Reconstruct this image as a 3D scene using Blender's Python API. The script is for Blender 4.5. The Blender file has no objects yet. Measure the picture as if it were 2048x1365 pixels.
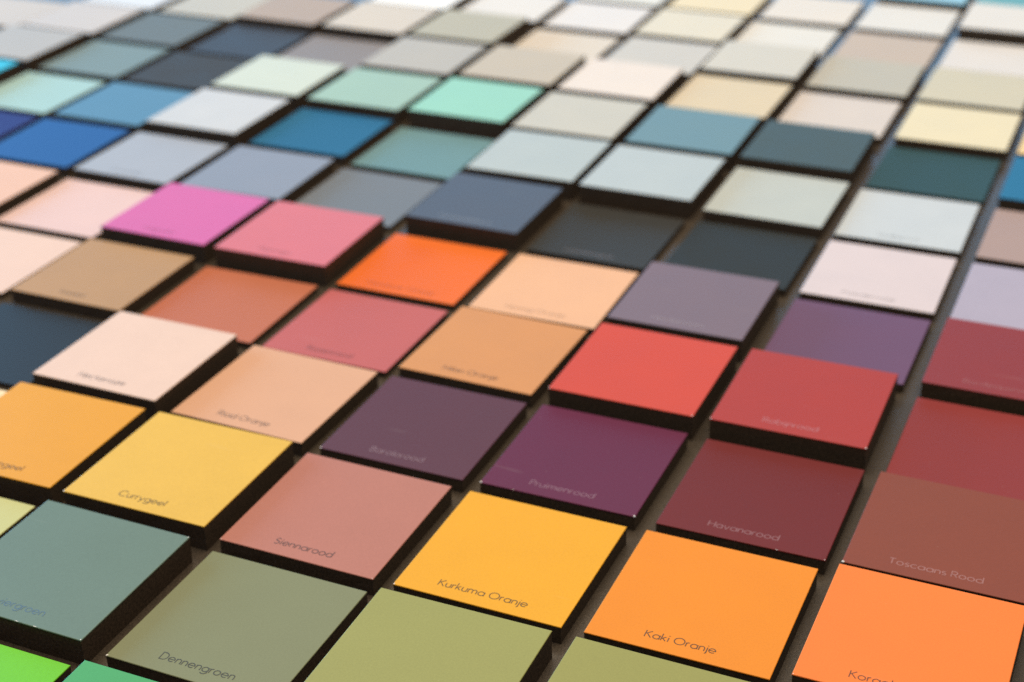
import bpy, bmesh, math, random
from mathutils import Vector, Matrix

# ------------------------------------------------------------------ camera, world, lamps
S = 0.1                                   # one grid unit (a tile edge) is 10 cm
sc = bpy.context.scene
C = bpy.context.collection
CAM = [3.02025, -6.66846, 5.37642]
ROT = [[0.9161906, -0.1734454, 0.3612636], [0.4002772, 0.4395116, -0.8041192], [-0.0193087, 0.8813321, 0.4721027]]
cd = bpy.data.cameras.new('camera')
cam = bpy.data.objects.new('camera', cd)
C.objects.link(cam)
cam.matrix_world = Matrix.Translation(Vector(CAM) * S) @ Matrix(ROT).to_4x4()
cd.sensor_width = 36.0
cd.lens = 55.8
cd.clip_start = 0.01
cd.clip_end = 100
cd.dof.use_dof = True
cd.dof.focus_distance = 0.815
cd.dof.aperture_fstop = 5.6
cd.dof.aperture_blades = 9
sc.camera = cam

world = bpy.data.worlds.new('World')
sc.world = world
world.use_nodes = True
bg = world.node_tree.nodes['Background']
bg.inputs['Color'].default_value = (1.0, 0.90, 0.78, 1)
bg.inputs['Strength'].default_value = 0.17


def area(name, loc, target, sx, sy, power, col):
    ld = bpy.data.lights.new(name, 'AREA')
    ld.shape = 'RECTANGLE'
    ld.size, ld.size_y = sx, sy
    ld.energy = power
    ld.color = col
    o = bpy.data.objects.new(name, ld)
    C.objects.link(o)
    o.location = loc
    o.rotation_euler = (Vector(target) - Vector(loc)).to_track_quat('-Z', 'Y').to_euler()
    return o


# low bands of blue daylight: behind the board and, stronger, on its left
area('window_light_back', (-1.9, 4.4, 0.95), (0, 0.4, 0), 6.6, 1.3, 58, (0.22, 0.66, 1.15))
area('window_light_left', (-4.3, 1.0, 0.68), (-0.2, 0.3, 0), 3.0, 0.8, 330, (0.25, 0.66, 1.15))
# warm room light from above
area('ceiling_light', (-0.2, 0.7, 3.0), (-0.2, 0.7, 0), 3.6, 3.6, 160, (1.0, 0.86, 0.68))

sc.view_settings.view_transform = 'Standard'
sc.view_settings.look = 'None'
sc.view_settings.exposure = 0
sc.view_settings.gamma = 1
sc.cycles.max_bounces = 8
sc.cycles.use_denoising = False           # keeps a fine grain like the photograph's
sc.cycles.use_adaptive_sampling = True
sc.cycles.adaptive_threshold = 1.0
sc.cycles.adaptive_min_samples = 220

# ------------------------------------------------------------------ data
# row, column, top height, offset x, offset y, turn, linear colour, kind of colour, lettering, ink
TILES = [
    (-2, -2, 0.0969, -2.22, -2.2453, -0.0, (0.1309, 0.4921, 0.004), 'lime green', '', (0.0283, 0.0995, 0.007), 'lime green tile left of emerald green tile, in front of grey teal tile'),
    (-2, -1, 0.1696, -1.1137, -2.249, 0.0016, (0.0563, 0.3252, 0.1047), 'emerald green', '', (0.0156, 0.0678, 0.0322), 'emerald green tile right of lime green tile, in front of sage green tile'),
    (-1, -3, 0.0906, -3.3379, -1.123, 0.0, (0.493, 0.4785, 0.1862), 'khaki yellow', '', (0.0898, 0.0969, 0.0525), 'khaki yellow tile left of grey teal tile, in front of saffron orange tile'),
    (-1, -2, 0.1514, -2.2443, -1.1114, -0.0036, (0.1175, 0.1781, 0.1389), 'grey teal', 'Riviergroen', (0.065, 0.13, 0.19), 'grey teal tile lettered Riviergroen'),
    (-1, -1, 0.091, -1.103, -1.1094, -0.0051, (0.1845, 0.199, 0.1021), 'sage green', 'Dennengroen', (0.0374, 0.0438, 0.0315), 'sage green tile lettered Dennengroen'),
    (-1, 0, 0.1559, -0.0018, -1.1216, 0.0048, (0.2751, 0.2785, 0.0812), 'olive green', '', (0.0528, 0.0589, 0.0263), 'olive green tile right of sage green tile, in front of turmeric orange tile'),
    (-1, 1, 0.1568, 1.1261, -1.1169, -0.0015, (0.2684, 0.2659, 0.0729), 'dull moss green', '', (0.0516, 0.0565, 0.0242), 'dull moss green tile right of olive green tile, in front of bright khaki orange tile'),
    (0, -4, 0.035, -4.4417, -0.0001, 0, (0.8, 0.6, 0.33), 'vanilla', '', (0.142, 0.12, 0.0885), 'vanilla tile left of saffron orange tile, in front of slate navy tile'),
    (0, -3, 0.1441, -3.3311, 0.0023, 0.013, (0.6554, 0.285, 0.004), 'saffron orange', 'Saffraangeel', (0.1174, 0.0602, 0.007), 'saffron orange tile right of vanilla tile and behind khaki yellow tile'),
    (0, -2, 0.1524, -2.2215, 0.0022, 0.0008, (0.6547, 0.3931, 0.0477), 'curry yellow', 'Currygeel', (0.1173, 0.0807, 0.0179), 'curry yellow tile lettered Currygeel'),
    (0, -1, 0.0981, -1.1183, -0.0064, -0.0044, (0.4039, 0.1556, 0.1172), 'sienna pink', 'Siennarood', (0.0747, 0.0356, 0.0353), 'sienna pink tile lettered Siennarood'),
    (0, 0, 0.092, 0.001, -0.0025, -0.0048, (0.7105, 0.3279, 0.004), 'turmeric orange', 'Kurkuma Oranje', (0.1268, 0.0683, 0.007), 'turmeric orange tile lettered Kurkuma Oranje'),
    (0, 1, 0.1011, 1.1237, -0.0011, 0.001, (0.7176, 0.2214, 0.004), 'bright khaki orange', 'Kaki Oranje', (0.128, 0.0481, 0.007), 'bright khaki orange tile lettered Kaki Oranje'),
    (0, 2, 0.1679, 2.2333, -0.0004, -0.0035, (0.7994, 0.184, 0.023), 'coral orange', 'Koraal Oranje', (0.1419, 0.041, 0.0118), 'coral orange tile right of bright khaki orange tile, in front of tuscan brown red tile'),
    (1, -4, 0.008, -4.4417, 1.1221, 0, (0.004, 0.004, 0.004), 'slate navy', '', (0.104, 0.089, 0.099), 'slate navy tile left of nectar pink tile and behind vanilla tile'),
    (1, -3, 0.1475, -3.3343, 1.1137, -0.0025, (0.6757, 0.4842, 0.3914), 'nectar pink', 'Nectarroze', (0.1547, 0.1222, 0.1234), 'nectar pink tile right of slate navy tile and behind saffron orange tile'),
    (1, -2, 0.0771, -2.222, 1.122, -0.0201, (0.6, 0.328, 0.1975), 'apricot', 'Riad Oranje', (0.138, 0.0847, 0.0652), 'apricot tile lettered Riad Oranje'),
    (1, -1, 0.0653, -1.1058, 1.1205, 0.0006, (0.083, 0.0198, 0.0354), 'dusky aubergine', 'Barolorood', (0.183, 0.1048, 0.1304), 'dusky aubergine tile lettered Barolorood'),
    (1, 0, 0.072, 0.0035, 1.1345, 0.0009, (0.0992, 0.004, 0.0367), 'plum purple', 'Pruimenrood', (0.1992, 0.089, 0.1317), 'plum purple tile lettered Pruimenrood'),
    (1, 1, 0.0711, 1.1328, 1.127, 0.0021, (0.127, 0.004, 0.004), 'cigar red', 'Havanarood', (0.227, 0.089, 0.099), 'cigar red tile lettered Havanarood'),
    (1, 2, 0.0939, 2.227, 1.1208, -0.0052, (0.2033, 0.042, 0.0191), 'tuscan brown red', 'Toscaans Rood', (0.3033, 0.127, 0.1141), 'tuscan brown red tile lettered Toscaans Rood'),
    (2, -5, 0.0087, -5.5576, 2.2466, -0.0002, (0.6822, 0.4741, 0.3737), 'shell pink', '', (0.1561, 0.1198, 0.1181), 'shell pink tile left of tan brown tile, in front of blush pink tile'),
    (2, -4, 0.0697, -4.4513, 2.235, 0.003, (0.4002, 0.2237, 0.0947), 'tan brown', 'Kaneel', (0.1601, 0.0895, 0.0379), 'tan brown tile right of shell pink tile and behind slate navy tile'),
    (2, -3, 0.0115, -3.333, 2.2406, 0.0144, (0.4335, 0.1204, 0.0524), 'terracotta', '', (0.1014, 0.0349, 0.0217), 'terracotta tile right of tan brown tile and behind nectar pink tile'),
    (2, -2, 0.0078, -2.223, 2.2375, -0.0003, (0.4424, 0.0957, 0.0893), 'rose red', 'Rozenrood', (0.177, 0.0383, 0.0357), 'rose red tile right of terracotta tile and behind apricot tile'),
    (2, -1, 0.0672, -1.1131, 2.2354, -0.0154, (0.553, 0.2404, 0.082), 'caramel orange', 'Milan Oranje', (0.1277, 0.0637, 0.0306), 'caramel orange tile right of rose red tile and behind dusky aubergine tile'),
    (2, 0, 0.1424, 0.0, 2.2383, -0.001, (0.5263, 0.0518, 0.0265), 'coral red', '', (0.1218, 0.0184, 0.014), 'coral red tile right of caramel orange tile and behind plum purple tile'),
    (2, 1, 0.1473, 1.1039, 2.2505, 0.0087, (0.3485, 0.0293, 0.0224), 'ruby red', 'Robijnrood', (0.3985, 0.1293, 0.1424), 'ruby red tile lettered Robijnrood'),
    (2, 2, 0.0112, 2.2397, 2.2407, -0.0009, (0.2213, 0.0202, 0.0191), 'raspberry red', '', (0.3213, 0.1052, 0.1141), 'raspberry red tile right of ruby red tile and behind tuscan brown red tile'),
    (3, -6, 0.0576, -6.6579, 3.363, -0.0002, (0.6811, 0.4118, 0.2907), 'pale peach', '', (0.4087, 0.2471, 0.1744), 'pale peach tile left of blush pink tile, in front of cobalt blue tile'),
    (3, -5, 0.0007, -5.5546, 3.3642, 0.0062, (0.6597, 0.4516, 0.4072), 'blush pink', '', (0.3958, 0.2709, 0.2443), 'blush pink tile right of pale peach tile and behind shell pink tile'),
    (3, -4, 0.1249, -4.4379, 3.3626, -0.0031, (0.5537, 0.1109, 0.3134), 'magenta', 'Magnolia', (0.3322, 0.0666, 0.188), 'magenta tile right of blush pink tile and behind tan brown tile'),
    (3, -3, 0.1333, -3.331, 3.3456, 0.0112, (0.5622, 0.1434, 0.1743), 'salmon pink', 'Flamingo', (0.3373, 0.086, 0.1046), 'salmon pink tile right of magenta tile and behind terracotta tile'),
    (3, -2, 0.0053, -2.2316, 3.3478, 0.002, (0.7054, 0.1256, 0.004), 'vivid orange', 'Mandarijn Oranje', (0.4232, 0.0753, 0.0024), 'vivid orange tile right of salmon pink tile and behind rose red tile'),
    (3, -1, 0.0114, -1.1138, 3.3526, 0.0137, (0.6928, 0.3899, 0.2237), 'peach', 'Honing Oranje', (0.4157, 0.234, 0.1342), 'peach tile right of vivid orange tile and behind caramel orange tile'),
    (3, 0, 0.1283, -0.0089, 3.364, 0.0044, (0.1652, 0.1191, 0.1527), 'grey mauve', 'Heidepaars', (0.2452, 0.1991, 0.2327), 'grey mauve tile right of peach tile and behind coral red tile'),
    (3, 1, 0.0186, 1.1224, 3.3556, 0.0001, (0.1243, 0.0549, 0.1199), 'violet purple', '', (0.2243, 0.1399, 0.2149), 'violet purple tile right of grey mauve tile and behind ruby red tile'),
    (3, 2, 0.0778, 2.2421, 3.3413, 0.003, (0.223, 0.0219, 0.025), 'burgundy red', 'Bordeauxrood', (0.273, 0.0719, 0.075), 'burgundy red tile right of violet purple tile and behind raspberry red tile'),
    (4, -7, 0.0389, -7.7691, 4.4897, -0.0003, (0.004, 0.004, 0.1189), 'ultramarine blue', '', (0.104, 0.089, 0.2139), 'ultramarine blue tile left of cobalt blue tile, in front of ice mint tile'),
    (4, -6, 0.0453, -6.6691, 4.4779, 0.0132, (0.004, 0.0749, 0.2566), 'cobalt blue', '', (0.0024, 0.0449, 0.1539), 'cobalt blue tile right of ultramarine blue tile and behind pale peach tile'),
    (4, -5, 0.0488, -5.5711, 4.4768, -0.0035, (0.3293, 0.3501, 0.3931), 'lavender grey', 'Lavendel', (0.1976, 0.2101, 0.2358), 'lavender grey tile right of cobalt blue tile and behind blush pink tile'),
    (4, -4, 0.0664, -4.4381, 4.4826, 0.0141, (0.2195, 0.2466, 0.3061), 'periwinkle blue', '', (0.1317, 0.148, 0.1837), 'periwinkle blue tile right of lavender grey tile and behind magenta tile'),
    (4, -3, -0.0043, -3.3493, 4.4728, -0.0041, (0.1477, 0.1626, 0.1824), 'pigeon blue', '', (0.0886, 0.0975, 0.1095), 'pigeon blue tile right of periwinkle blue tile and behind salmon pink tile'),
    (4, -2, 0.116, -2.208, 4.4852, -0.0005, (0.0686, 0.0867, 0.1249), 'denim blue', 'Oceaanblauw', (0.1686, 0.1867, 0.2249), 'denim blue tile right of pigeon blue tile and behind vivid orange tile'),
    (4, -1, -0.0049, -1.1117, 4.4778, -0.006, (0.0225, 0.0212, 0.0176), 'charcoal blue', 'Leisteengrijs', (0.1225, 0.1062, 0.1126), 'charcoal blue tile right of denim blue tile and behind peach tile'),
    (4, 0, 0.0111, 0.0104, 4.4835, -0.003, (0.0107, 0.0099, 0.004), 'graphite grey', '', (0.1107, 0.0949, 0.099), 'graphite grey tile right of charcoal blue tile and behind grey mauve tile'),
    (4, 1, 0.0177, 1.1167, 4.4788, 0.0068, (0.5914, 0.5113, 0.5265), 'powder pink', 'Poederroze', (0.3548, 0.3068, 0.3159), 'powder pink tile right of graphite grey tile and behind violet purple tile'),
    (4, 2, 0.0079, 2.237, 4.481, -0.0003, (0.3627, 0.329, 0.4192), 'lilac', '', (0.2176, 0.1974, 0.2515), 'lilac tile right of powder pink tile and behind burgundy red tile'),
    (5, -8, 0.1267, -8.896, 5.6087, -0.0, (0.03, 0.42, 0.58), 'turquoise cyan', '', (0.018, 0.252, 0.348), 'turquoise cyan tile left of ice mint tile, in front of silver grey tile'),
    (5, -7, 0.034, -7.7864, 5.6003, -0.0016, (0.3238, 0.4817, 0.4485), 'ice mint', '', (0.1943, 0.289, 0.2691), 'ice mint tile right of turquoise cyan tile and behind ultramarine blue tile'),
    (5, -6, 0.0525, -6.6734, 5.6025, -0.0011, (0.0827, 0.204, 0.3108), 'sky blue', '', (0.0496, 0.1224, 0.1865), 'sky blue tile right of ice mint tile and behind cobalt blue tile'),
    (5, -5, 0.1189, -5.5687, 5.6056, -0.0004, (0.505, 0.5088, 0.5109), 'cool white', '', (0.303, 0.3053, 0.3066), 'cool white tile right of sky blue tile and behind lavender grey tile'),
    (5, -4, 0.047, -4.431, 5.6152, 0.0085, (0.004, 0.1017, 0.2072), 'petrol blue', '', (0.0024, 0.061, 0.1243), 'petrol blue tile right of cool white tile and behind periwinkle blue tile'),
    (5, -3, -0.0073, -3.3414, 5.6043, -0.0059, (0.1269, 0.2386, 0.2481), 'eucalyptus green', '', (0.0761, 0.1432, 0.1488), 'eucalyptus green tile right of petrol blue tile and behind pigeon blue tile'),
    (5, -2, 0.1244, -2.1881, 5.621, 0.0146, (0.39, 0.4427, 0.4459), 'mist blue', '', (0.234, 0.2656, 0.2676), 'mist blue tile right of eucalyptus green tile and behind denim blue tile'),
    (5, -1, 0.1219, -1.1068, 5.6045, 0.0022, (0.4037, 0.4591, 0.4747), 'frost blue', '', (0.2422, 0.2755, 0.2848), 'frost blue tile right of mist blue tile and behind charcoal blue tile'),
    (5, 0, 0.0596, 0.0035, 5.6054, -0.0022, (0.4295, 0.4628, 0.4374), 'pale celadon', '', (0.2577, 0.2777, 0.2624), 'pale celadon tile right of frost blue tile and behind graphite grey tile'),
    (5, 1, 0.022, 1.1131, 5.6034, 0.0061, (0.4809, 0.5221, 0.5508), 'cloud white', 'Wolkenwit', (0.2885, 0.3133, 0.3305), 'cloud white tile right of pale celadon tile and behind powder pink tile'),
    (5, 2, 0.0089, 2.2389, 5.6077, -0.0033, (0.3474, 0.2495, 0.2266), 'dusty rose beige', '', (0.2084, 0.1497, 0.136), 'dusty rose beige tile right of cloud white tile and behind lilac tile'),
    (6, -8, 0.1083, -8.9018, 6.7327, 0.0011, (0.3947, 0.3638, 0.3277), 'silver grey', '', (0.2368, 0.2183, 0.1966), 'silver grey tile left of sea grey tile and behind turquoise cyan tile'),
    (6, -7, 0.0428, -7.7679, 6.7462, 0.0057, (0.1668, 0.2226, 0.2143), 'sea grey', '', (0.1001, 0.1335, 0.1286), 'sea grey tile right of silver grey tile and behind ice mint tile'),
    (6, -6, 0.0407, -6.6656, 6.7363, 0.0072, (0.032, 0.0205, 0.0086), 'midnight grey', '', (0.132, 0.1055, 0.1036), 'midnight grey tile right of sea grey tile and behind sky blue tile'),
    (6, -5, 0.1188, -5.5688, 6.7342, 0.0054, (0.5234, 0.5676, 0.4815), 'pale mint white', '', (0.314, 0.3406, 0.2889), 'pale mint white tile right of midnight grey tile and behind cool white tile'),
    (6, -4, 0.1088, -4.4422, 6.7357, 0.0011, (0.2995, 0.441, 0.3604), 'soft aqua green', '', (0.1797, 0.2646, 0.2163), 'soft aqua green tile right of pale mint white tile and behind petrol blue tile'),
    (6, -3, 0.1343, -3.3269, 6.7373, 0.0009, (0.2636, 0.5346, 0.426), 'bright mint green', '', (0.1582, 0.3208, 0.2556), 'bright mint green tile right of soft aqua green tile and behind eucalyptus green tile'),
    (6, -2, 0.1171, -2.2302, 6.7297, 0.0062, (0.4823, 0.4669, 0.4072), 'stone white', '', (0.2894, 0.2802, 0.2443), 'stone white tile right of bright mint green tile and behind mist blue tile'),
    (6, -1, 0.1175, -1.1035, 6.7375, 0.0114, (0.129, 0.2321, 0.277), 'storm blue', '', (0.0774, 0.1393, 0.1662), 'storm blue tile right of stone white tile and behind frost blue tile'),
    (6, 0, 0.1145, -0.0154, 6.7314, 0.007, (0.047, 0.0735, 0.0766), 'deep teal blue', '', (0.0163, 0.0236, 0.029), 'deep teal blue tile right of storm blue tile and behind pale celadon tile'),
    (6, 1, 0.0014, 1.119, 6.7377, 0.0009, (0.0139, 0.0498, 0.0521), 'dark pine teal', '', (0.1139, 0.1348, 0.1471), 'dark pine teal tile right of deep teal blue tile and behind cloud white tile'),
    (6, 2, 0.0601, 2.2383, 6.7359, 0.0005, (0.0064, 0.1321, 0.2685), 'azure blue', '', (0.0074, 0.0377, 0.0866), 'azure blue tile right of dark pine teal tile and behind dusty rose beige tile'),
    (7, -9, 0.03, -10.0106, 7.8622, 0, (0.5117, 0.4388, 0.3724), 'snow grey', '', (0.307, 0.2633, 0.2234), 'snow grey tile beside chalk white'),
    (7, -8, 0.0763, -8.8968, 7.8625, -0.0042, (0.5109, 0.453, 0.4081), 'chalk white', '', (0.3066, 0.2718, 0.2448), 'chalk white tile right of snow grey tile and behind silver grey tile'),
    (7, -7, 0.0494, -7.7909, 7.8551, 0.0046, (0.1234, 0.1365, 0.1276), 'steel blue', '', (0.074, 0.0819, 0.0766), 'steel blue tile right of chalk white tile and behind sea grey tile'),
    (7, -6, 0.0139, -6.6493, 7.8738, 0.001, (0.0366, 0.0372, 0.0444), 'indigo blue', '', (0.1366, 0.1222, 0.1394), 'indigo blue tile right of steel blue tile and behind midnight grey tile'),
    (7, -5, 0.0083, -5.5795, 7.8534, 0.0051, (0.2244, 0.192, 0.1771), 'taupe grey', '', (0.1346, 0.1152, 0.1062), 'taupe grey tile right of indigo blue tile and behind pale mint white tile'),
    (7, -4, 0.1139, -4.4484, 7.8599, 0.0057, (0.4114, 0.3839, 0.3376), 'light dove grey', '', (0.2469, 0.2303, 0.2026), 'light dove grey tile right of taupe grey tile and behind soft aqua green tile'),
    (7, -3, 0.1367, -3.3133, 7.8703, 0.0023, (0.4675, 0.4048, 0.3165), 'greige', '', (0.2805, 0.2429, 0.1899), 'greige tile right of light dove grey tile and behind bright mint green tile'),
    (7, -2, 0.1185, -2.2298, 7.8586, 0.0084, (0.6775, 0.5994, 0.5349), 'petal white', '', (0.4065, 0.3597, 0.321), 'petal white tile right of greige tile and behind stone white tile'),
    (7, -1, 0.0727, -1.0967, 7.8666, -0.0033, (0.5898, 0.4908, 0.3324), 'pale sand', '', (0.3539, 0.2945, 0.1994), 'pale sand tile right of petal white tile and behind storm blue tile'),
    (7, 0, 0.0245, 0.0003, 7.8608, 0.0019, (0.5708, 0.5085, 0.4608), 'rosy white', '', (0.3425, 0.3051, 0.2765), 'rosy white tile right of pale sand tile and behind deep teal blue tile'),
    (7, 1, 0.0516, 1.1361, 7.8555, 0.0033, (0.6661, 0.5909, 0.4024), 'butter yellow', '', (0.3996, 0.3545, 0.2414), 'butter yellow tile right of rosy white tile and behind dark pine teal tile'),
    (7, 2, 0.0437, 2.2316, 7.8617, -0.0009, (0.747, 0.5367, 0.2551), 'custard yellow', '', (0.4482, 0.322, 0.1531), 'custard yellow tile right of butter yellow tile and behind azure blue tile'),
    (8, -8, 0.04, -8.8976, 8.9924, 0, (0.62, 0.62, 0.62), 'fog grey', '', (0.372, 0.372, 0.372), 'fog grey tile left of pebble white tile and behind chalk white tile'),
    (8, -7, 0.03, -7.779, 8.9924, 0, (0.4594, 0.4183, 0.3428), 'pebble white', '', (0.2757, 0.251, 0.2057), 'pebble white tile right of fog grey tile and behind steel blue tile'),
    (8, -6, 0.0841, -6.6726, 8.9884, -0.0027, (0.3871, 0.2939, 0.2266), 'mushroom pink', '', (0.2322, 0.1763, 0.136), 'mushroom pink tile right of pebble white tile and behind indigo blue tile'),
    (8, -5, 0.0912, -5.5636, 8.9934, -0.003, (0.561, 0.4883, 0.4012), 'oyster white', '', (0.3366, 0.293, 0.2407), 'oyster white tile right of mushroom pink tile and behind taupe grey tile'),
    (8, -4, 0.1103, -4.4539, 8.9883, -0.0034, (0.4017, 0.3696, 0.2761), 'lichen grey', '', (0.241, 0.2218, 0.1657), 'lichen grey tile right of oyster white tile and behind light dove grey tile'),
    (8, -3, -0.0146, -3.3408, 8.9902, -0.0017, (0.609, 0.5413, 0.4533), 'almond beige', '', (0.3654, 0.3248, 0.272), 'almond beige tile right of lichen grey tile and behind greige tile'),
    (8, -2, 0.0177, -2.2018, 8.9989, -0.0056, (0.5057, 0.4794, 0.4335), 'pearl grey', '', (0.3034, 0.2876, 0.2601), 'pearl grey tile right of almond beige tile and behind petal white tile'),
    (8, -1, 0.1031, -1.1016, 8.995, 0.0093, (0.5336, 0.5068, 0.4406), 'porcelain white', '', (0.3201, 0.3041, 0.2644), 'porcelain white tile right of pearl grey tile and behind pale sand tile'),
    (8, 0, 0.0518, 0.0106, 8.9933, 0.0024, (0.4274, 0.4029, 0.3341), 'pale taupe', '', (0.2565, 0.2417, 0.2005), 'pale taupe tile right of porcelain white tile and behind rosy white tile'),
    (8, 1, 0.0481, 1.122, 8.9942, -0.0061, (0.517, 0.4786, 0.3617), 'linen beige', '', (0.3102, 0.2872, 0.217), 'linen beige tile right of pale taupe tile and behind butter yellow tile'),
    (9, -5, 0.06, -5.5651, 10.1206, 0, (0.85, 0.83, 0.79), 'ivory white', '', (0.51, 0.498, 0.474), 'ivory white tile left of bright white tile and behind oyster white tile'),
    (9, -4, 0.0281, -4.4248, 10.1278, 0.0053, (0.6604, 0.615, 0.5595), 'bright white', '', (0.3962, 0.369, 0.3357), 'bright white tile right of ivory white tile and behind lichen grey tile'),
    (9, -3, 0.0041, -3.3312, 10.1222, 0.0137, (0.6564, 0.6176, 0.5827), 'lily white', '', (0.3938, 0.3706, 0.3496), 'lily white tile right of bright white tile and behind almond beige tile'),
    (9, -2, 0.0268, -2.2212, 10.1213, -0.0037, (0.6239, 0.5705, 0.4517), 'eggshell cream', '', (0.3743, 0.3423, 0.271), 'eggshell cream tile right of lily white tile and behind pearl grey tile'),
    (9, -1, -0.0178, -1.1291, 10.1166, 0.0034, (0.6456, 0.6208, 0.5656), 'paper white', '', (0.3874, 0.3725, 0.3393), 'paper white tile right of eggshell cream tile and behind porcelain white tile'),
    (9, 0, -0.0189, -0.0075, 10.1196, 0.0012, (0.468, 0.3846, 0.3128), 'faded pink taupe', '', (0.2808, 0.2308, 0.1877), 'faded pink taupe tile right of paper white tile and behind pale taupe tile'),
    (9, 1, 0.01, 1.1214, 10.1206, 0, (0.6206, 0.5861, 0.554), 'blossom white', '', (0.3724, 0.3517, 0.3324), 'blossom white tile right of faded pink taupe tile and behind linen beige tile'),
    (10, -3, 0.0059, -3.3346, 11.2456, -0.0003, (0.6575, 0.6432, 0.5812), 'marble grey', '', (0.3945, 0.3859, 0.3487), 'marble grey tile left of champagne tile and behind lily white tile'),
    (10, -2, 0.01, -2.2202, 11.2459, 0, (0.6885, 0.586, 0.3865), 'champagne', '', (0.4131, 0.3516, 0.2319), 'champagne tile right of marble grey tile and behind eggshell cream tile'),
    (10, -1, 0.0008, -1.1117, 11.2469, 0.0055, (0.6487, 0.5955, 0.5264), 'warm white', '', (0.3892, 0.3573, 0.3158), 'warm white tile right of champagne tile and behind paper white tile'),
    (10, 0, -0.0037, -0.0058, 11.2456, -0.0015, (0.6373, 0.6148, 0.5718), 'clean white', '', (0.3824, 0.3689, 0.3431), 'clean white tile right of warm white tile and behind faded pink taupe tile'),
    (10, 1, 0.1178, 1.1223, 11.2462, 0.0087, (0.6392, 0.6118, 0.5699), 'matt white', '', (0.3835, 0.3671, 0.3419), 'matt white tile right of clean white tile and behind blossom white tile'),
    (11, 0, 0.0501, 0.0062, 12.3717, 0.0016, (0.2906, 0.5361, 0.6726), 'baby blue', '', (0.1744, 0.3217, 0.4036), 'baby blue tile left of lagoon teal tile and behind clean white tile'),
    (11, 1, 0.05, 1.1214, 12.3708, 0, (0.12, 0.33, 0.36), 'lagoon teal', '', (0.072, 0.198, 0.216), 'lagoon teal tile right of baby blue tile and behind matt white tile'),
]
CHIPS = [((0, -2), 'BL', 0.675), ((1, 0), 'BL', 0.75), ((1, 0), 'BR', 0.8250000000000001), ((1, 0), 0.22, 0.375), ((1, 2), 'BL', 0.9750000000000001), ((0, 0), 'BL', 0.5249999999999999), ((2, 1), 'BL', 0.6000000000000001), ((2, 1), 'BR', 0.6000000000000001), ((-1, -2), 'TR', 0.44999999999999996), ((-1, -2), 'BR', 0.44999999999999996), ((-1, -2), 0.58, 0.6000000000000001), ((-1, -2), 0.7, 0.675), ((-1, -1), 'BL', 0.675), ((2, 0), 'BR', 0.6000000000000001), ((1, 1), 0.72, 0.44999999999999996), ((1, 1), 'BR', 0.375), ((1, -1), 'BL', 0.6000000000000001), ((2, 0), 'BL', 0.6000000000000001), ((0, -1), 'BR', 0.375), ((0, -1), 'BL', 0.375), ((0, 2), 'BL', 0.375)]

# ------------------------------------------------------------------ materials
def material(name):
    m = bpy.data.materials.new(name)
    m.use_nodes = True
    nt = m.node_tree
    return m, nt, nt.nodes['Principled BSDF']


def node(nt, kind, **kw):
    n = nt.nodes.new(kind)
    for k, v in kw.items():
        if k in n.inputs:
            n.inputs[k].default_value = v
        else:
            setattr(n, k, v)
    return n


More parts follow.
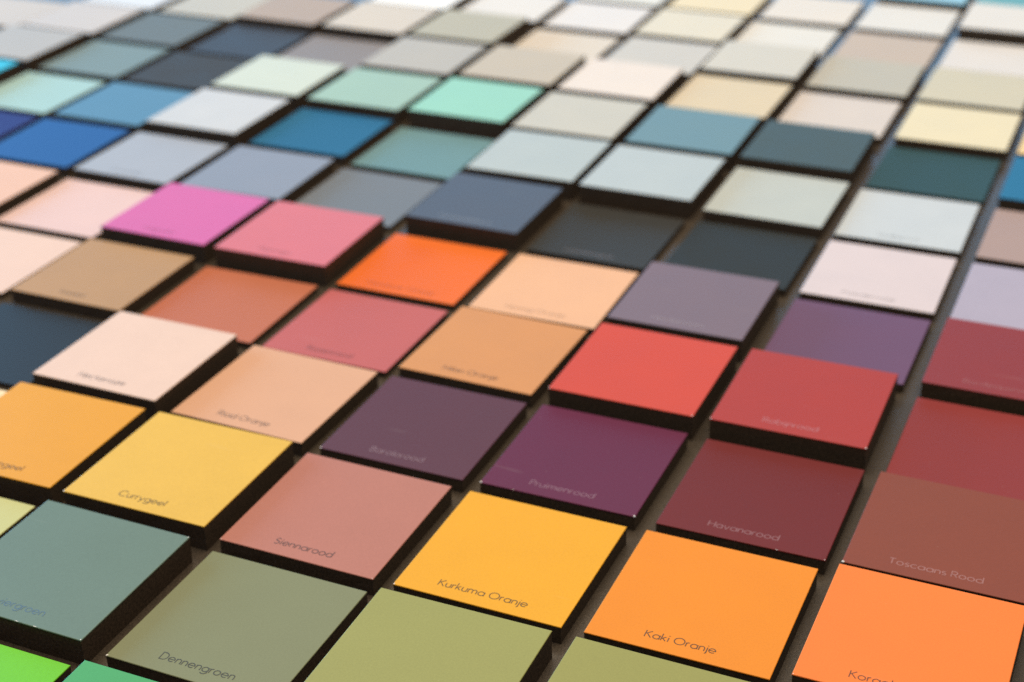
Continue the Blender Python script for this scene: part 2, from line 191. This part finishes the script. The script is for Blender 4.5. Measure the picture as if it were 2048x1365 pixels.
def paint(name, col):
    m, nt, p = material(name)
    tc = node(nt, 'ShaderNodeTexCoord')
    oi = node(nt, 'ShaderNodeObjectInfo')
    add = node(nt, 'ShaderNodeVectorMath', operation='ADD')
    mul = node(nt, 'ShaderNodeVectorMath', operation='SCALE')
    mul.inputs['Scale'].default_value = 3.0
    nt.links.new(oi.outputs['Location'], mul.inputs[0])
    nt.links.new(tc.outputs['Object'], add.inputs[0])
    nt.links.new(mul.outputs[0], add.inputs[1])
    # faint rubbed patches, finger smears and dust on the coat
    n1 = node(nt, 'ShaderNodeTexNoise', Scale=26.0, Detail=5.0, Roughness=0.62)
    n2 = node(nt, 'ShaderNodeTexNoise', Scale=1100.0, Detail=2.0)
    n3 = node(nt, 'ShaderNodeTexNoise', Scale=900.0, Detail=3.0, Roughness=0.7)
    for n in (n1, n2, n3):
        nt.links.new(add.outputs[0], n.inputs['Vector'])
    hs = node(nt, 'ShaderNodeMixRGB', blend_type='MULTIPLY')
    hs.inputs[0].default_value = 1.0
    hs.inputs[1].default_value = (*col, 1)
    mr = node(nt, 'ShaderNodeMapRange')
    mr.inputs['From Min'].default_value = 0.3
    mr.inputs['From Max'].default_value = 0.7
    mr.inputs['To Min'].default_value = 0.98
    mr.inputs['To Max'].default_value = 1.02
    nt.links.new(n1.outputs['Fac'], mr.inputs['Value'])
    mr2 = node(nt, 'ShaderNodeMapRange')
    mr2.inputs['From Min'].default_value = 0.3
    mr2.inputs['From Max'].default_value = 0.7
    mr2.inputs['To Min'].default_value = 0.94
    mr2.inputs['To Max'].default_value = 1.06
    nt.links.new(n3.outputs['Fac'], mr2.inputs['Value'])
    mm = node(nt, 'ShaderNodeMath', operation='MULTIPLY')
    nt.links.new(mr.outputs[0], mm.inputs[0])
    nt.links.new(mr2.outputs[0], mm.inputs[1])
    nt.links.new(mm.outputs[0], hs.inputs[2])
    # sparse dust specks and hair-thin scuffs
    vo = node(nt, 'ShaderNodeTexVoronoi', Scale=75.0)
    nt.links.new(add.outputs[0], vo.inputs['Vector'])
    sp = node(nt, 'ShaderNodeMath', operation='LESS_THAN')
    sp.inputs[1].default_value = 0.022
    nt.links.new(vo.outputs['Distance'], sp.inputs[0])
    mp = node(nt, 'ShaderNodeMapping')
    mp.inputs['Rotation'].default_value = (0, 0, 0.7)
    mp.inputs['Scale'].default_value = (16, 190, 1)
    nt.links.new(add.outputs[0], mp.inputs['Vector'])
    sn = node(nt, 'ShaderNodeTexNoise', Scale=1.0, Detail=2.0)
    nt.links.new(mp.outputs[0], sn.inputs['Vector'])
    sr = node(nt, 'ShaderNodeMapRange')
    sr.inputs['From Min'].default_value = 0.70
    sr.inputs['From Max'].default_value = 0.80
    sr.inputs['To Max'].default_value = 0.05
    nt.links.new(sn.outputs['Fac'], sr.inputs['Value'])
    s2 = node(nt, 'ShaderNodeMath', operation='MULTIPLY')
    s2.inputs[1].default_value = 0.16
    nt.links.new(sp.outputs[0], s2.inputs[0])
    mx = node(nt, 'ShaderNodeMath', operation='MAXIMUM')
    nt.links.new(s2.outputs[0], mx.inputs[0])
    nt.links.new(sr.outputs[0], mx.inputs[1])
    dm = node(nt, 'ShaderNodeMixRGB')
    dm.inputs[2].default_value = (0.62, 0.58, 0.52, 1)
    nt.links.new(mx.outputs[0], dm.inputs[0])
    nt.links.new(hs.outputs[0], dm.inputs[1])
    nt.links.new(dm.outputs[0], p.inputs['Base Color'])
    rr = node(nt, 'ShaderNodeMapRange')
    rr.inputs['From Min'].default_value = 0.3
    rr.inputs['From Max'].default_value = 0.7
    rr.inputs['To Min'].default_value = 0.50
    rr.inputs['To Max'].default_value = 0.58
    nt.links.new(n1.outputs['Fac'], rr.inputs['Value'])
    nt.links.new(rr.outputs[0], p.inputs['Roughness'])
    b = node(nt, 'ShaderNodeBump', Strength=0.12, Distance=0.0002)
    nt.links.new(n2.outputs['Fac'], b.inputs['Height'])
    nt.links.new(b.outputs[0], p.inputs['Normal'])
    p.inputs['IOR'].default_value = 1.5
    p.inputs['Specular IOR Level'].default_value = 0.36
    return m


def fibre(name, c0, c1, rough, spec, scale, bump):
    m, nt, p = material(name)
    tc = node(nt, 'ShaderNodeTexCoord')
    n = node(nt, 'ShaderNodeTexNoise', Scale=scale, Detail=6.0, Roughness=0.7)
    nt.links.new(tc.outputs['Object'], n.inputs['Vector'])
    r = node(nt, 'ShaderNodeValToRGB')
    r.color_ramp.elements[0].position = 0.3
    r.color_ramp.elements[1].position = 0.72
    r.color_ramp.elements[0].color = (*c0, 1)
    r.color_ramp.elements[1].color = (*c1, 1)
    nt.links.new(n.outputs['Fac'], r.inputs[0])
    nt.links.new(r.outputs[0], p.inputs['Base Color'])
    b = node(nt, 'ShaderNodeBump', Strength=bump, Distance=0.0004)
    nt.links.new(n.outputs['Fac'], b.inputs['Height'])
    nt.links.new(b.outputs[0], p.inputs['Normal'])
    p.inputs['Roughness'].default_value = rough
    p.inputs['Specular IOR Level'].default_value = spec
    return m


M_EDGE = fibre('black_fibreboard', (0.018, 0.012, 0.007), (0.095, 0.062, 0.038), 0.75, 0.25, 600.0, 0.5)
M_BOARD = fibre('board_satin_film', (0.016, 0.012, 0.009), (0.105, 0.078, 0.052), 0.30, 0.6, 1300.0, 0.15)
M_CHIP, _nt, _p = material('bare_white_primer')
_p.inputs['Base Color'].default_value = (0.75, 0.72, 0.68, 1)
_p.inputs['Roughness'].default_value = 0.7


def flat(name, col, rough=0.5):
    m, nt, p = material(name)
    p.inputs['Base Color'].default_value = (*col, 1)
    p.inputs['Roughness'].default_value = rough
    return m


def link(name, bm, mat, parent=None, loc=None):
    me = bpy.data.meshes.new(name)
    bm.normal_update()
    bm.to_mesh(me)
    bm.free()
    me.materials.append(mat)
    o = bpy.data.objects.new(name, me)
    C.objects.link(o)
    if parent:
        o.parent = parent
    if loc:
        o.location = loc
    return o


# ------------------------------------------------------------------ single-stroke lettering
def arc(cx, cy, rx, ry, a0, a1, n=14):
    return [(cx + rx * math.cos(math.radians(a0 + (a1 - a0) * i / n)),
             cy + ry * math.sin(math.radians(a0 + (a1 - a0) * i / n))) for i in range(n + 1)]


X = 0.64                                   # x-height, cap height is 1
R_ = X / 2
ring = lambda cx=R_, r=R_: arc(cx, R_, r, R_, 0, 360, 26)
G = {
 'a': ([ring(), [(X, X), (X, 0)]], X),
 'b': ([ring(), [(0, 1.05), (0, 0)]], X),
 'c': ([arc(R_, R_, R_, R_, 45, 315, 20)], .54),
 'd': ([ring(), [(X, 1.05), (X, 0)]], X),
 'e': ([[(0.01, R_), (X - .01, R_)] + arc(R_, R_, R_, R_, 4, 315, 24)], X),
 'f': ([[(.13, 0), (.13, .82)] + arc(.3, .82, .17, .2, 180, 95, 8), [(0, X), (.29, X)]], .3),
 'g': ([ring(), [(X, X), (X, -.06)] + arc(R_, -.06, R_, .27, 0, -150, 16)], X),
 'h': ([[(0, 1.05), (0, 0)], arc(.25, .37, .25, .27, 180, 0) + [(.5, 0)]], .5),
 'i': ([[(.04, X), (.04, 0)], [(.04, .86), (.04, .97)]], .08),
 'j': ([[(.06, X), (.06, -.15)] + arc(-.06, -.15, .12, .15, 0, -90, 8), [(.06, .88), (.06, .95)]], .06),
 'k': ([[(0, 1.05), (0, 0)], [(.4, X), (.0, .28)], [(.12, .38), (.46, 0)]], .44),
 'l': ([[(0, 1.05), (0, 0)]], .0),
 'm': ([[(0, X), (0, 0)], arc(.22, .38, .22, .26, 180, 0) + [(.44, 0)], arc(.66, .38, .22, .26, 180, 0) + [(.88, 0)]], .88),
 'n': ([[(0, X), (0, 0)], arc(.25, .37, .25, .27, 180, 0) + [(.5, 0)]], .5),
 'o': ([ring()], X),
 'p': ([ring(), [(0, X), (0, -.34)]], X),
 'r': ([[(0, X), (0, 0)], arc(.24, .38, .24, .26, 180, 80, 8)], .27),
 's': ([arc(.19, .475, .17, .155, 40, 270, 12) + arc(.19, .16, .19, .16, 90, -140, 12)], .38),
 't': ([[(.13, .86), (.13, 0)], [(0, X), (.29, X)]], .28),
 'u': ([[(0, X)] + arc(.25, .26, .25, .26, 180, 360) + [(.5, X)], [(.5, .3), (.5, 0)]], .5),
 'v': ([[(0, X), (.26, 0), (.52, X)]], .52),
 'w': ([[(0, X), (.2, 0), (.4, X), (.6, 0), (.8, X)]], .8),
 'x': ([[(0, X), (.48, 0)], [(.48, X), (0, 0)]], .48),
 'y': ([[(0, X), (.26, 0)], [(.52, X), (.15, -.32)]], .52),
 'z': ([[(0, X), (.44, X), (0, 0), (.46, 0)]], .46),
 'B': ([[(0, 0), (0, 1), (.26, 1)] + arc(.26, .76, .24, .24, 90, -90, 12) + [(0, .52)], [(.26, .52)] + arc(.3, .26, .27, .26, 90, -90, 12) + [(0, 0)]], .57),
 'C': ([arc(.5, .5, .5, .5, 48, 312, 24)], .86),
 'D': ([[(0, 0), (0, 1), (.28, 1)] + arc(.28, .5, .46, .5, 90, -90, 20) + [(0, 0)]], .74),
 'F': ([[(0, 0), (0, 1), (.5, 1)], [(0, .52), (.44, .52)]], .5),
 'H': ([[(0, 0), (0, 1)], [(.68, 0), (.68, 1)], [(0, .52), (.68, .52)]], .68),
 'K': ([[(0, 0), (0, 1)], [(.56, 1), (.02, .47)], [(.14, .58), (.62, 0)]], .6),
 'L': ([[(0, 1), (0, 0), (.46, 0)]], .46),
 'M': ([[(0, 0), (.08, 1), (.46, .2), (.84, 1), (.92, 0)]], .92),
 'N': ([[(0, 0), (0, 1), (.68, 0), (.68, 1)]], .68),
 'O': ([arc(.5, .5, .5, .5, 0, 360, 32)], 1.0),
 'P': ([[(0, 0), (0, 1), (.28, 1)] + arc(.28, .73, .27, .27, 90, -90, 12) + [(0, .46)]], .55),
 'R': ([[(0, 0), (0, 1), (.28, 1)] + arc(.28, .74, .26, .26, 90, -90, 12) + [(0, .48)], [(.26, .48), (.58, 0)]], .57),
 'S': ([arc(.27, .755, .235, .235, 35, 270, 14) + arc(.27, .26, .26, .26, 90, -145, 14)], .53),
 'T': ([[(0, 1), (.62, 1)], [(.31, 1), (.31, 0)]], .62),
 'W': ([[(0, 1), (.27, 0), (.54, 1), (.81, 0), (1.08, 1)]], 1.08),
 ' ': ([], .16),
}


def lettering(word, width, cap, weight):
    """flat monoline letters centred on x = 0, baseline y = 0"""
    strokes, x = [], 0.0
    for ch in word:
        st, w = G[ch]
        strokes += [[(x + a, b) for a, b in s] for s in st]
        x += w + 0.19
    x -= 0.19
    kx = width / x if width else cap * 1.04
    bm = bmesh.new()
    for i, s in enumerate(strokes):
        pts = [Vector((a * kx - x * kx / 2, b * cap)) for a, b in s]
        z = 0.00004 + 0.000004 * (i % 7)
        L, Rr = [], []
        n = len(pts)
        closed = (pts[0] - pts[-1]).length < 1e-7
        for j, p in enumerate(pts):
            a = pts[j - 1] if j else (pts[-2] if closed else None)
            b = pts[j + 1] if j < n - 1 else (pts[1] if closed else None)
            d1 = (p - a).normalized() if a is not None else None
            d2 = (b - p).normalized() if b is not None else None
            if d1 is None: d1 = d2
            if d2 is None: d2 = d1
            t = d1 + d2
            t = t.normalized() if t.length > 1e-6 else d1
            nn = Vector((-t.y, t.x))
            k = weight / 2 / max(0.45, abs(nn.dot(Vector((-d1.y, d1.x)))))
            L.append(bm.verts.new((p.x + nn.x * k, p.y + nn.y * k, z)))
            Rr.append(bm.verts.new((p.x - nn.x * k, p.y - nn.y * k, z)))
        for j in range(n - 1):
            bm.faces.new((Rr[j], Rr[j + 1], L[j + 1], L[j]))
    return bm


# ------------------------------------------------------------------ the board the tiles stand on
ZB = [(-6, -.022), (0, -.020), (1, -.036), (2, -.046), (4, -.055), (9, -.058), (22, -.058)]


def board_z(y):                            # y in grid rows
    for (a, za), (b, zb) in zip(ZB, ZB[1:]):
        if y <= b:
            t = (y - a) / (b - a)
            return za + (zb - za) * t
    return ZB[-1][1]


PY = 1.125
bm = bmesh.new()
ys = [y * .5 for y in range(-8, 38)]
x0, x1 = -15.0, 8.0
top = [[bm.verts.new((x * S, y * PY * S, board_z(y) * S)) for x in (x0, x1)] for y in ys]
bot = [[bm.verts.new((x * S, y * PY * S, (board_z(y) - .2) * S)) for x in (x0, x1)] for y in ys]
for a in range(len(ys) - 1):
    bm.faces.new((top[a][0], top[a][1], top[a + 1][1], top[a + 1][0]))
    bm.faces.new((bot[a][0], bot[a + 1][0], bot[a + 1][1], bot[a][1]))
    bm.faces.new((top[a][0], top[a + 1][0], bot[a + 1][0], bot[a][0]))
    bm.faces.new((top[a][1], bot[a][1], bot[a + 1][1], top[a + 1][1]))
bm.faces.new((top[0][0], bot[0][0], bot[0][1], top[0][1]))
bm.faces.new((top[-1][0], top[-1][1], bot[-1][1], bot[-1][0]))
for f in bm.faces:
    f.smooth = False
board = link('display_board', bm, M_BOARD)
board['kind'] = 'structure'

# ------------------------------------------------------------------ tiles
FACE = 0.0007                              # painted face sheet on the black core
HALF = 0.5 * S


def slab(bm, half, z0, z1, bevel, rnd=None):
    vs = [bm.verts.new((sx * half, sy * half, z)) for z in (z0, z1) for sx, sy in ((-1, -1), (1, -1), (1, 1), (-1, 1))]
    for q in ((3, 2, 1, 0), (4, 5, 6, 7), (0, 1, 5, 4), (1, 2, 6, 5), (2, 3, 7, 6), (3, 0, 4, 7)):
        bm.faces.new([vs[i] for i in q])
    if bevel:
        es = [e for e in bm.edges if all(v.co.z > z1 - 1e-7 for v in e.verts)]
        bmesh.ops.bevel(bm, geom=es, offset=bevel, segments=2, affect='EDGES', profile=0.5)


CORNER = {'BL': (-1, -1), 'BR': (1, -1), 'TL': (-1, 1), 'TR': (1, 1)}
tile_objects = {}
rng = random.Random(4)
for (r, c, h, x, y, turn, col, name, word, ink, label) in TILES:
    base = (board_z(y / PY) - .003) * S
    t = bpy.data.objects.new('colour_tile', None)
    C.objects.link(t)
    t.empty_display_size = 0.03
    t.location = (x * S, y * S, base)
    t.rotation_euler = (rng.uniform(-.003, .003), rng.uniform(-.003, .003), turn)
    t['label'] = label
    t['category'] = 'paint sample'
    t['group'] = 'colour sample tiles set out in rows on the dark board'
    tile_objects[(r, c)] = t
    H = h * S - base
    # black core with slightly uneven saw-cut sides
    bm = bmesh.new()
    n = 10
    ringpts = []
    for k in range(4):
        a = ((-1, -1), (1, -1), (1, 1), (-1, 1))[k]
        b = ((1, -1), (1, 1), (-1, 1), (-1, -1))[k]
        for i in range(n):
            f = i / n
            ringpts.append(((a[0] * (1 - f) + b[0] * f), (a[1] * (1 - f) + b[1] * f)))
    levels = [0, .5, 1]
    rows = []
    for lv in levels:
        row = []
        for (px_, py_) in ringpts:
            k = HALF - 0.00016 + rng.uniform(-.00011, .00009)
            row.append(bm.verts.new((px_ * k, py_ * k, lv * (H - FACE))))
        rows.append(row)
    m = len(ringpts)
    for a in range(len(rows) - 1):
        for i in range(m):
            bm.faces.new((rows[a][i], rows[a][(i + 1) % m], rows[a + 1][(i + 1) % m], rows[a + 1][i]))
    bm.faces.new(rows[0][::-1])
    bm.faces.new(rows[-1])
    link('core_board', bm, M_EDGE, t)
    bm = bmesh.new()
    slab(bm, HALF, H - FACE, H, 0.00035)
    mat = paint('paint_' + name.replace(' ', '_'), col)
    face = link('painted_face', bm, mat, t)
    if word:
        frac = {'Kurkuma Oranje': .52}.get(word)
        bm = lettering(word, None, 0.0053, 0.00062 if r < 1 else 0.00068)
        o = link('lettering', bm, flat('ink_' + name.replace(' ', '_'), ink, 0.45), t, (-0.0005, -HALF + 0.0087, H))
    for (rc, where, size) in CHIPS:
        if rc != (r, c):
            continue
        bm = bmesh.new()
        if isinstance(where, str):
            sx, sy = CORNER[where]
            px_, py_ = sx * (HALF - .0006), sy * (HALF - .0006)
        else:
            px_, py_ = (where - .5) * S, -HALF + .0003
        vs = []
        lo, hi = [], []
        for i in range(9):
            a = i / 9 * math.tau
            q = size * rng.uniform(.0005, .0011)
            qx = q * (1.0 if isinstance(where, str) else 2.2)
            qy = q * (1.0 if isinstance(where, str) else .4)
            vx = max(-HALF - .00005, min(HALF + .00005, px_ + qx * math.cos(a)))
            vy = max(-HALF - .00005, min(HALF + .00005, py_ + qy * math.sin(a)))
            lo.append(bm.verts.new((vx, vy, H - .0006)))
            hi.append(bm.verts.new((vx, vy, H + .00003)))
        bm.faces.new(hi)
        for i in range(9):
            bm.faces.new((lo[i], lo[(i + 1) % 9], hi[(i + 1) % 9], hi[i]))
        link('paint_chip', bm, M_CHIP, t)
